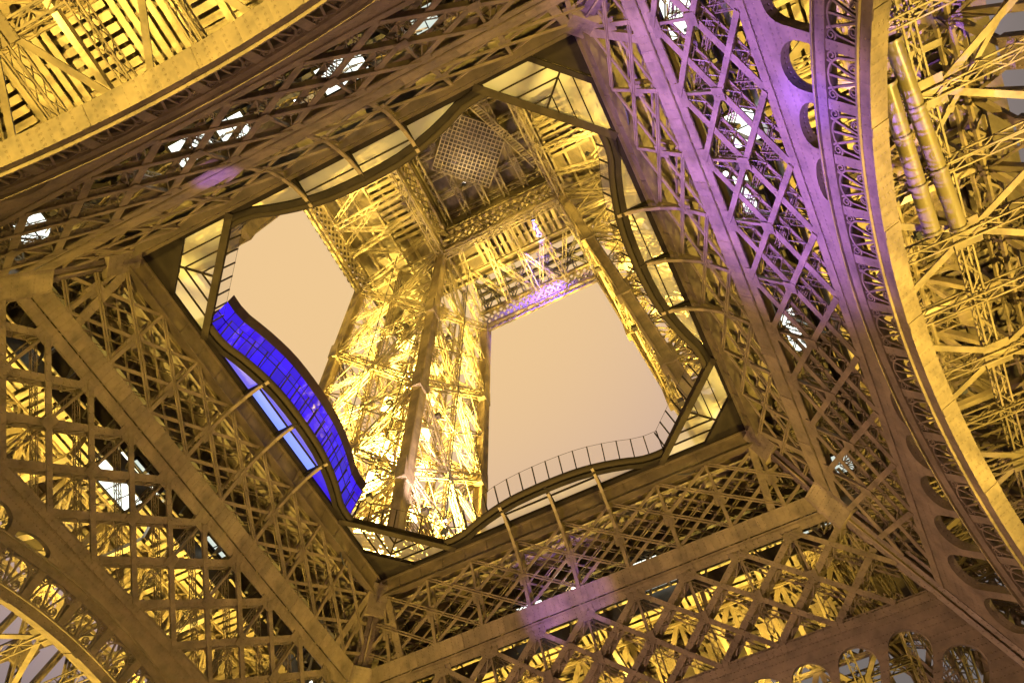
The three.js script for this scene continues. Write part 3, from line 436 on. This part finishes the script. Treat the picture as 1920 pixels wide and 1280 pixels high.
cable('loose cable drooping off the beam by the white glass skylight', [[9.6, 57, -16.9], [9.9, 56.0, -16.8], [11.2, 55.6, -17.0], [11.6, 56.3, -17.2], [12.4, 57.2, -17]], 0.05, 'loose cables on the beams');
cable('loose cable looped at the corner plate under the gold leg', [[-16.9, 57, -11], [-17.0, 55.9, -11.2], [-17.2, 55.5, -12.4], [-17.1, 56.4, -13.2], [-16.9, 57.1, -13]], 0.05, 'loose cables on the beams');
cable('loose cable drooping by the skylight next to the grid', [[17, 57, 9.5], [17.1, 56, 9.8], [17.3, 55.8, 11], [17.2, 56.6, 11.6], [17, 57.1, 11.4]], 0.05, 'loose cables on the beams');
const R4 = (k, u, h, d) => V(u, h, d).applyAxisAngle(V(0, 1, 0), k * Math.PI / 2);
{
  const lamp = (k, u, d, h, L, Wd, mat, label) => { const c = R4(k, u, h, d), t = thing('light_panel', label, 'light panel', c.toArray(), 'white light panels behind the girders');
    const X = R4(k, 1, 0, 0), Z = R4(k, 0, 0, 1), q = (a, b, y) => c.clone().addScaledVector(X, a * L / 2).addScaledVector(Z, b * Wd / 2).add(V(0, y, 0));
    part('frame', g().bar(q(-1.02, -1, 0), q(1.02, -1, 0), 0.15, 0.2).bar(q(-1.02, 1, 0), q(1.02, 1, 0), 0.15, 0.2).bar(q(-1, -1, 0), q(-1, 1, 0), 0.15, 0.21).bar(q(1, -1, 0), q(1, 1, 0), 0.15, 0.21), M.dark, t);
    const n = Math.max(2, Math.round(L / 1.1)); for (let m = 0; m < n; m++) { const a = -1 + 2 * m / n, b = -1 + 2 * (m + 1) / n; part('pane', g().quad(q(a, -1, 0.05), q(b, -1, 0.05), q(b, 1, 0.05), q(a, 1, 0.05)), mat, t); if (m) part('bar', g().bar(q(a, -1, 0.01), q(a, 1, 0.01), 0.06, 0.08), M.dark, t); }
    const l = new THREE.RectAreaLight(0xf4fff0, mat === M.white ? 3 : 1.2, L, Wd); l.position.copy(c).add(V(0, -0.15, 0)); l.lookAt(c.x, 0, c.z + 0.001); scene.add(l); };
  const LP = [[0, -6.3, 21.3, 51, 2.6, 1.5, 1, 'beside the violet chord spot'], [0, -3.6, 21.2, 51, 2, 1.4, 1, 'next along from the violet chord spot'], [0, 3.6, 21.1, 51, 3, 1.6, 1, 'above the mauve bars near the walkway end'], [0, 9, 21.5, 51, 1.6, 1.3, 0, 'near the violet girder'], [0, -17.6, 21.5, 51, 2.4, 1.6, 1, 'at the corner over the gold soffit'],
    [1, -15.2, 21.9, 53, 2.6, 1.8, 1, 'at the top corner of the violet girder'], [1, -7.4, 23.2, 53, 2.4, 2, 1, 'half way up the violet girder'], [1, -3.4, 21.9, 53, 3, 1, 1, 'behind the middle of the violet girder'], [1, 7.2, 21.6, 53, 3.6, 1.1, 1, 'behind the mauve part of the violet girder'], [1, 17.2, 21.2, 50.5, 2, 1.4, 0, 'by the corner of the pinkish girder'],
    [2, -17.5, 21.3, 53, 1.6, 0.5, 0, 'thin strip at the knee of the pinkish girder'], [2, -4.8, 21.1, 53, 2.6, 0.6, 1, 'along the purple patched chord, beside the opening'], [2, 5, 21, 53, 2.5, 0.6, 1, 'along the purple patch itself'], [2, -5.5, 23.9, 53, 3.2, 0.5, 0, 'below the purple patched chord'], [2, 6.4, 23.3, 53, 3, 0.5, 0, 'below the purple patch'], [2, -18.3, 25.5, 54.5, 3, 3, 0, 'square between the knee and the arcade'],
    [3, 2.6, 27, 55.2, 4.6, 4.4, 1, 'broad and barred behind the dim brown girder'], [3, 5, 20.9, 53, 1.5, 0.4, 0, 'short strip along the dim brown chord'], [3, -5.2, 21.1, 53, 2, 0.4, 1, 'short strip along the dim brown chord under the pavilion'], [3, 3.5, 23.9, 53, 2.4, 0.6, 0, 'strip below the dim brown chord, by the barred panel'], [3, -4.5, 23.4, 53, 2.4, 0.6, 0, 'strip below the middle of the dim brown chord'], [3, -16.7, 22.8, 53, 2.6, 0.6, 0, 'strip below the dim brown chord at the gold leg'], [3, 14.6, 22.5, 53, 4, 0.8, 0, 'strip along the dim brown chord near its grey skylight']];
  for (const [k, u, d, h, L, W, b, l] of LP) lamp(k, k === 0 ? u : u, d, h, L, W, b ? M.white : M.whiteDim, `white light panel ${l}`);
}
const glim = (label, x, y, z) => { const t = thing('small_lamp', label, 'lamp', [x, y, z], 'small white lamps among the girders'), q = g(); q.add(new THREE.SphereGeometry(0.16, 10, 8), new THREE.Matrix4().makeTranslation(x, y, z)); part('bulb', q, M.lensW, t); part('bracket', g().bar(V(x, y + 0.16, z), V(x, y + 0.9, z), 0.06, 0.06), M.body, t); const l = new THREE.PointLight(0xfff2d8, 9); l.position.set(x, y, z); l.castShadow = true; scene.add(l); };
glim('small white lamp behind the mauve bars near the top corner', 9.3, 51, 21.6); glim('small white lamp behind the middle of the violet girder', 20.9, 51, 5.9); glim('small white lamp on top of the purple patched chord', -0.8, 52, -20.2); glim('small white lamp low behind the dim brown girder', -22.5, 50, -17.5); glim('small white lamp between the mauve bars over the gold soffit', 0.2, 52, 20.8);
// floodlights: each a fitting with its lamp in front
function flood(label, at, to, mat, color, power, angle, group, r = 10, pen = 0.7) {
  const a = A3(at), b = A3(to), d = b.clone().sub(a).normalize(), t = thing('floodlight', label, 'floodlight', a.toArray(), group), x = (k) => a.clone().addScaledVector(d, k);
  part('body', g().bar(x(-0.35), x(0), 0.5, 0.36), M.body, t); part('lens', g().bar(x(0.001), x(0.03), 0.44, 0.3), mat, t); part('yoke', g().bar(x(-0.2).add(V(0.32, -0.3, 0)), x(-0.2).add(V(0.32, 0.2, 0)), 0.05, 0.12).bar(x(-0.2).add(V(-0.32, -0.3, 0)), x(-0.2).add(V(-0.32, 0.2, 0)), 0.05, 0.12), M.body, t);
  const l = angle ? new THREE.SpotLight(color, power, 0, angle, pen) : new THREE.PointLight(color, power); l.position.copy(x(0.2)); l.castShadow = true; l.shadow.radius = r; scene.add(l); if (angle) { l.target.position.copy(b); scene.add(l.target); }
}
const sideName = ['gold soffit arch', 'violet arch', 'pinkish arcade', 'dim brown arch'], legName = ['leg by the grid', 'leg by the violet walkway', 'brilliant gold leg', 'half hidden leg'];
for (let k = 0; k < 4; k++) {
  for (const [u, n] of [[-11, 'one end'], [0, 'the middle'], [11, 'the other end']]) flood(`yellow floodlight between the girders above ${n} of the ${sideName[k]}`, R4(k, u, 45.5, k === 1 ? 28.5 : 31), R4(k, u, 57, k === 1 ? 27.5 : 29.5), M.lensY, YEL, POWER.gallery * (k === 1 ? 0.6 : 1), 1.12, 'yellow floodlights between the girders');
  flood(`unseen yellow ground floodlight lighting the soffit from outside the ${sideName[k]}`, R4(k, 0, 1, 42), R4(k, 0, 41, 27), M.lensY, YEL, POWER.ground * (k === 1 ? 1.25 : 1), 0.5, 'unseen yellow ground floodlights');  // out of view, placed to light the arch soffits
  flood(`yellow floodlight low inside the leg after the ${sideName[k]}`, R4(k, 41, 22, 41), R4(k, 38, 40, 38), M.lensY, YEL, POWER.leg, 1.2, 'yellow floodlights in the legs');
  for (const [h, n] of [[61, 'at the foot'], [76, 'half way up'], [92, 'high up']]) flood(`yellow floodlight ${n} of the upper ${legName[k]}`, R4(k, ua(h) + 7, h, ua(h) + 7), R4(k, ua(h) + 6, h + 10, ua(h) + 6), M.lensY, YEL, POWER.upper * (k === 2 ? (h < 70 ? 4.2 : h > 90 ? 0.5 : 1.3) : h < 70 ? 0.14 : h > 90 ? 0.4 : 0.8), h < 70 && k !== 2 ? 0 : 1.25, 'yellow floodlights in the upper legs');
  flood(`yellow floodlight under the second floor by the ${legName[k]}`, R4(k, 5, 108, 14), R4(k, 3, 115, 13), M.lensY, YEL, POWER.second, 1.3, 'yellow floodlights of the second floor');
}
flood('unseen violet projector on the paving, wide beam washing the violet girder', [-32, 1, -2], [22, 47.5, 9.5], M.lensV, VIO, 78000, 0.185, 'unseen lamps on the paving', 15);  // out of view, placed to wash the girder and arch in violet
flood('added warm fill lamp at the centre of the paving', [-1, 1, -2], [-1, 50, -1.5], M.lensY, new THREE.Color().setRGB(1, 0.66, 0.22), 500, 1.2, 'unseen lamps on the paving', 15);  // fill lamp added to lift all the inner faces
flood('added warm fill lamp on the paving facing the dim brown girder', [16, 1, -6], [-22, 42, 2], M.lensY, new THREE.Color().setRGB(1, 0.66, 0.2), 5000, 0.6, 'unseen lamps on the paving', 15, 1);  // fill lamp added to brighten the dim brown girder and arch
flood('unseen rose tinted lamp on the paving, very wide beam over the pinkish girders', [-17, 1, -3], [20, 50, -5], M.lensR, ROSE, 6200, 0.85, 'unseen lamps on the paving', 15);  // out of view, placed to tint the inner girders pinkish
flood('unseen narrow violet projector on the paving aimed at the purple patched chord, farther along', [8, 1, -4], R4(2, -0.4, 50.1, 19.2), M.lensV, VIO, 17000, 0.05, 'unseen lamps on the paving', 10, 1);  // out of view, placed to light one end of the purple patch
flood('unseen narrow violet projector on the paving aimed at the purple patched chord, nearer along', [5, 1, -4], R4(2, 3, 49.9, 19.3), M.lensV, VIO, 22000, 0.045, 'unseen lamps on the paving', 10, 1);  // also out of view, lights the other end of the patch
flood('unseen narrow violet projector on the paving aimed at the pale double chord', [-4, 1, 2], R4(0, -5.6, 49.9, 19.3), M.lensV, VIO, 38000, 0.03, 'unseen lamps on the paving', 10, 1);  // out of view, placed to make the spot on the pale chord
flood('unseen narrow violet projector on the paving aimed at the violet arch flange', [-20, 1, 13], V(24.0, 40.6, 11.5), M.lensV, BLU, 34000, 0.035, 'unseen lamps on the paving', 10);  // out of view, placed to light the arch flange
[[3.7, 112.6, -11.4, 'first'], [3.6, 112.4, -12.6, 'middle'], [3.5, 112.2, -13.7, 'last']].forEach(([x, y, z, n]) => flood(`blue spotlight among the second floor trusses, ${n} of a row of three`, [x, y, z], [1.4, 110.5, -21], M.lensB, BLU, n === 'middle' ? 9000 : 15000, n === 'middle' ? 0.75 : 0.36, 'blue spotlights of the second floor', 8, 1));
flood('pale lilac floodlight on the walkway at the foot of the brilliant gold leg', [-9.7, 58.6, -15.0], [-12.2, 84, -11.6], M.lensW, new THREE.Color().setRGB(1, 0.74, 0.78), 2600, 0.6, 'floodlights on the walkways', 8, 1);
flood('small white lamp hanging beside the gold floor grid', [-2.1, 111, -2.2], [0.5, 115.2, 1], M.lensW, new THREE.Color().setRGB(1, 0.74, 0.36), 130, 1.35, 'lamps of the second floor', 5, 1);

renderer.render(scene, camera);
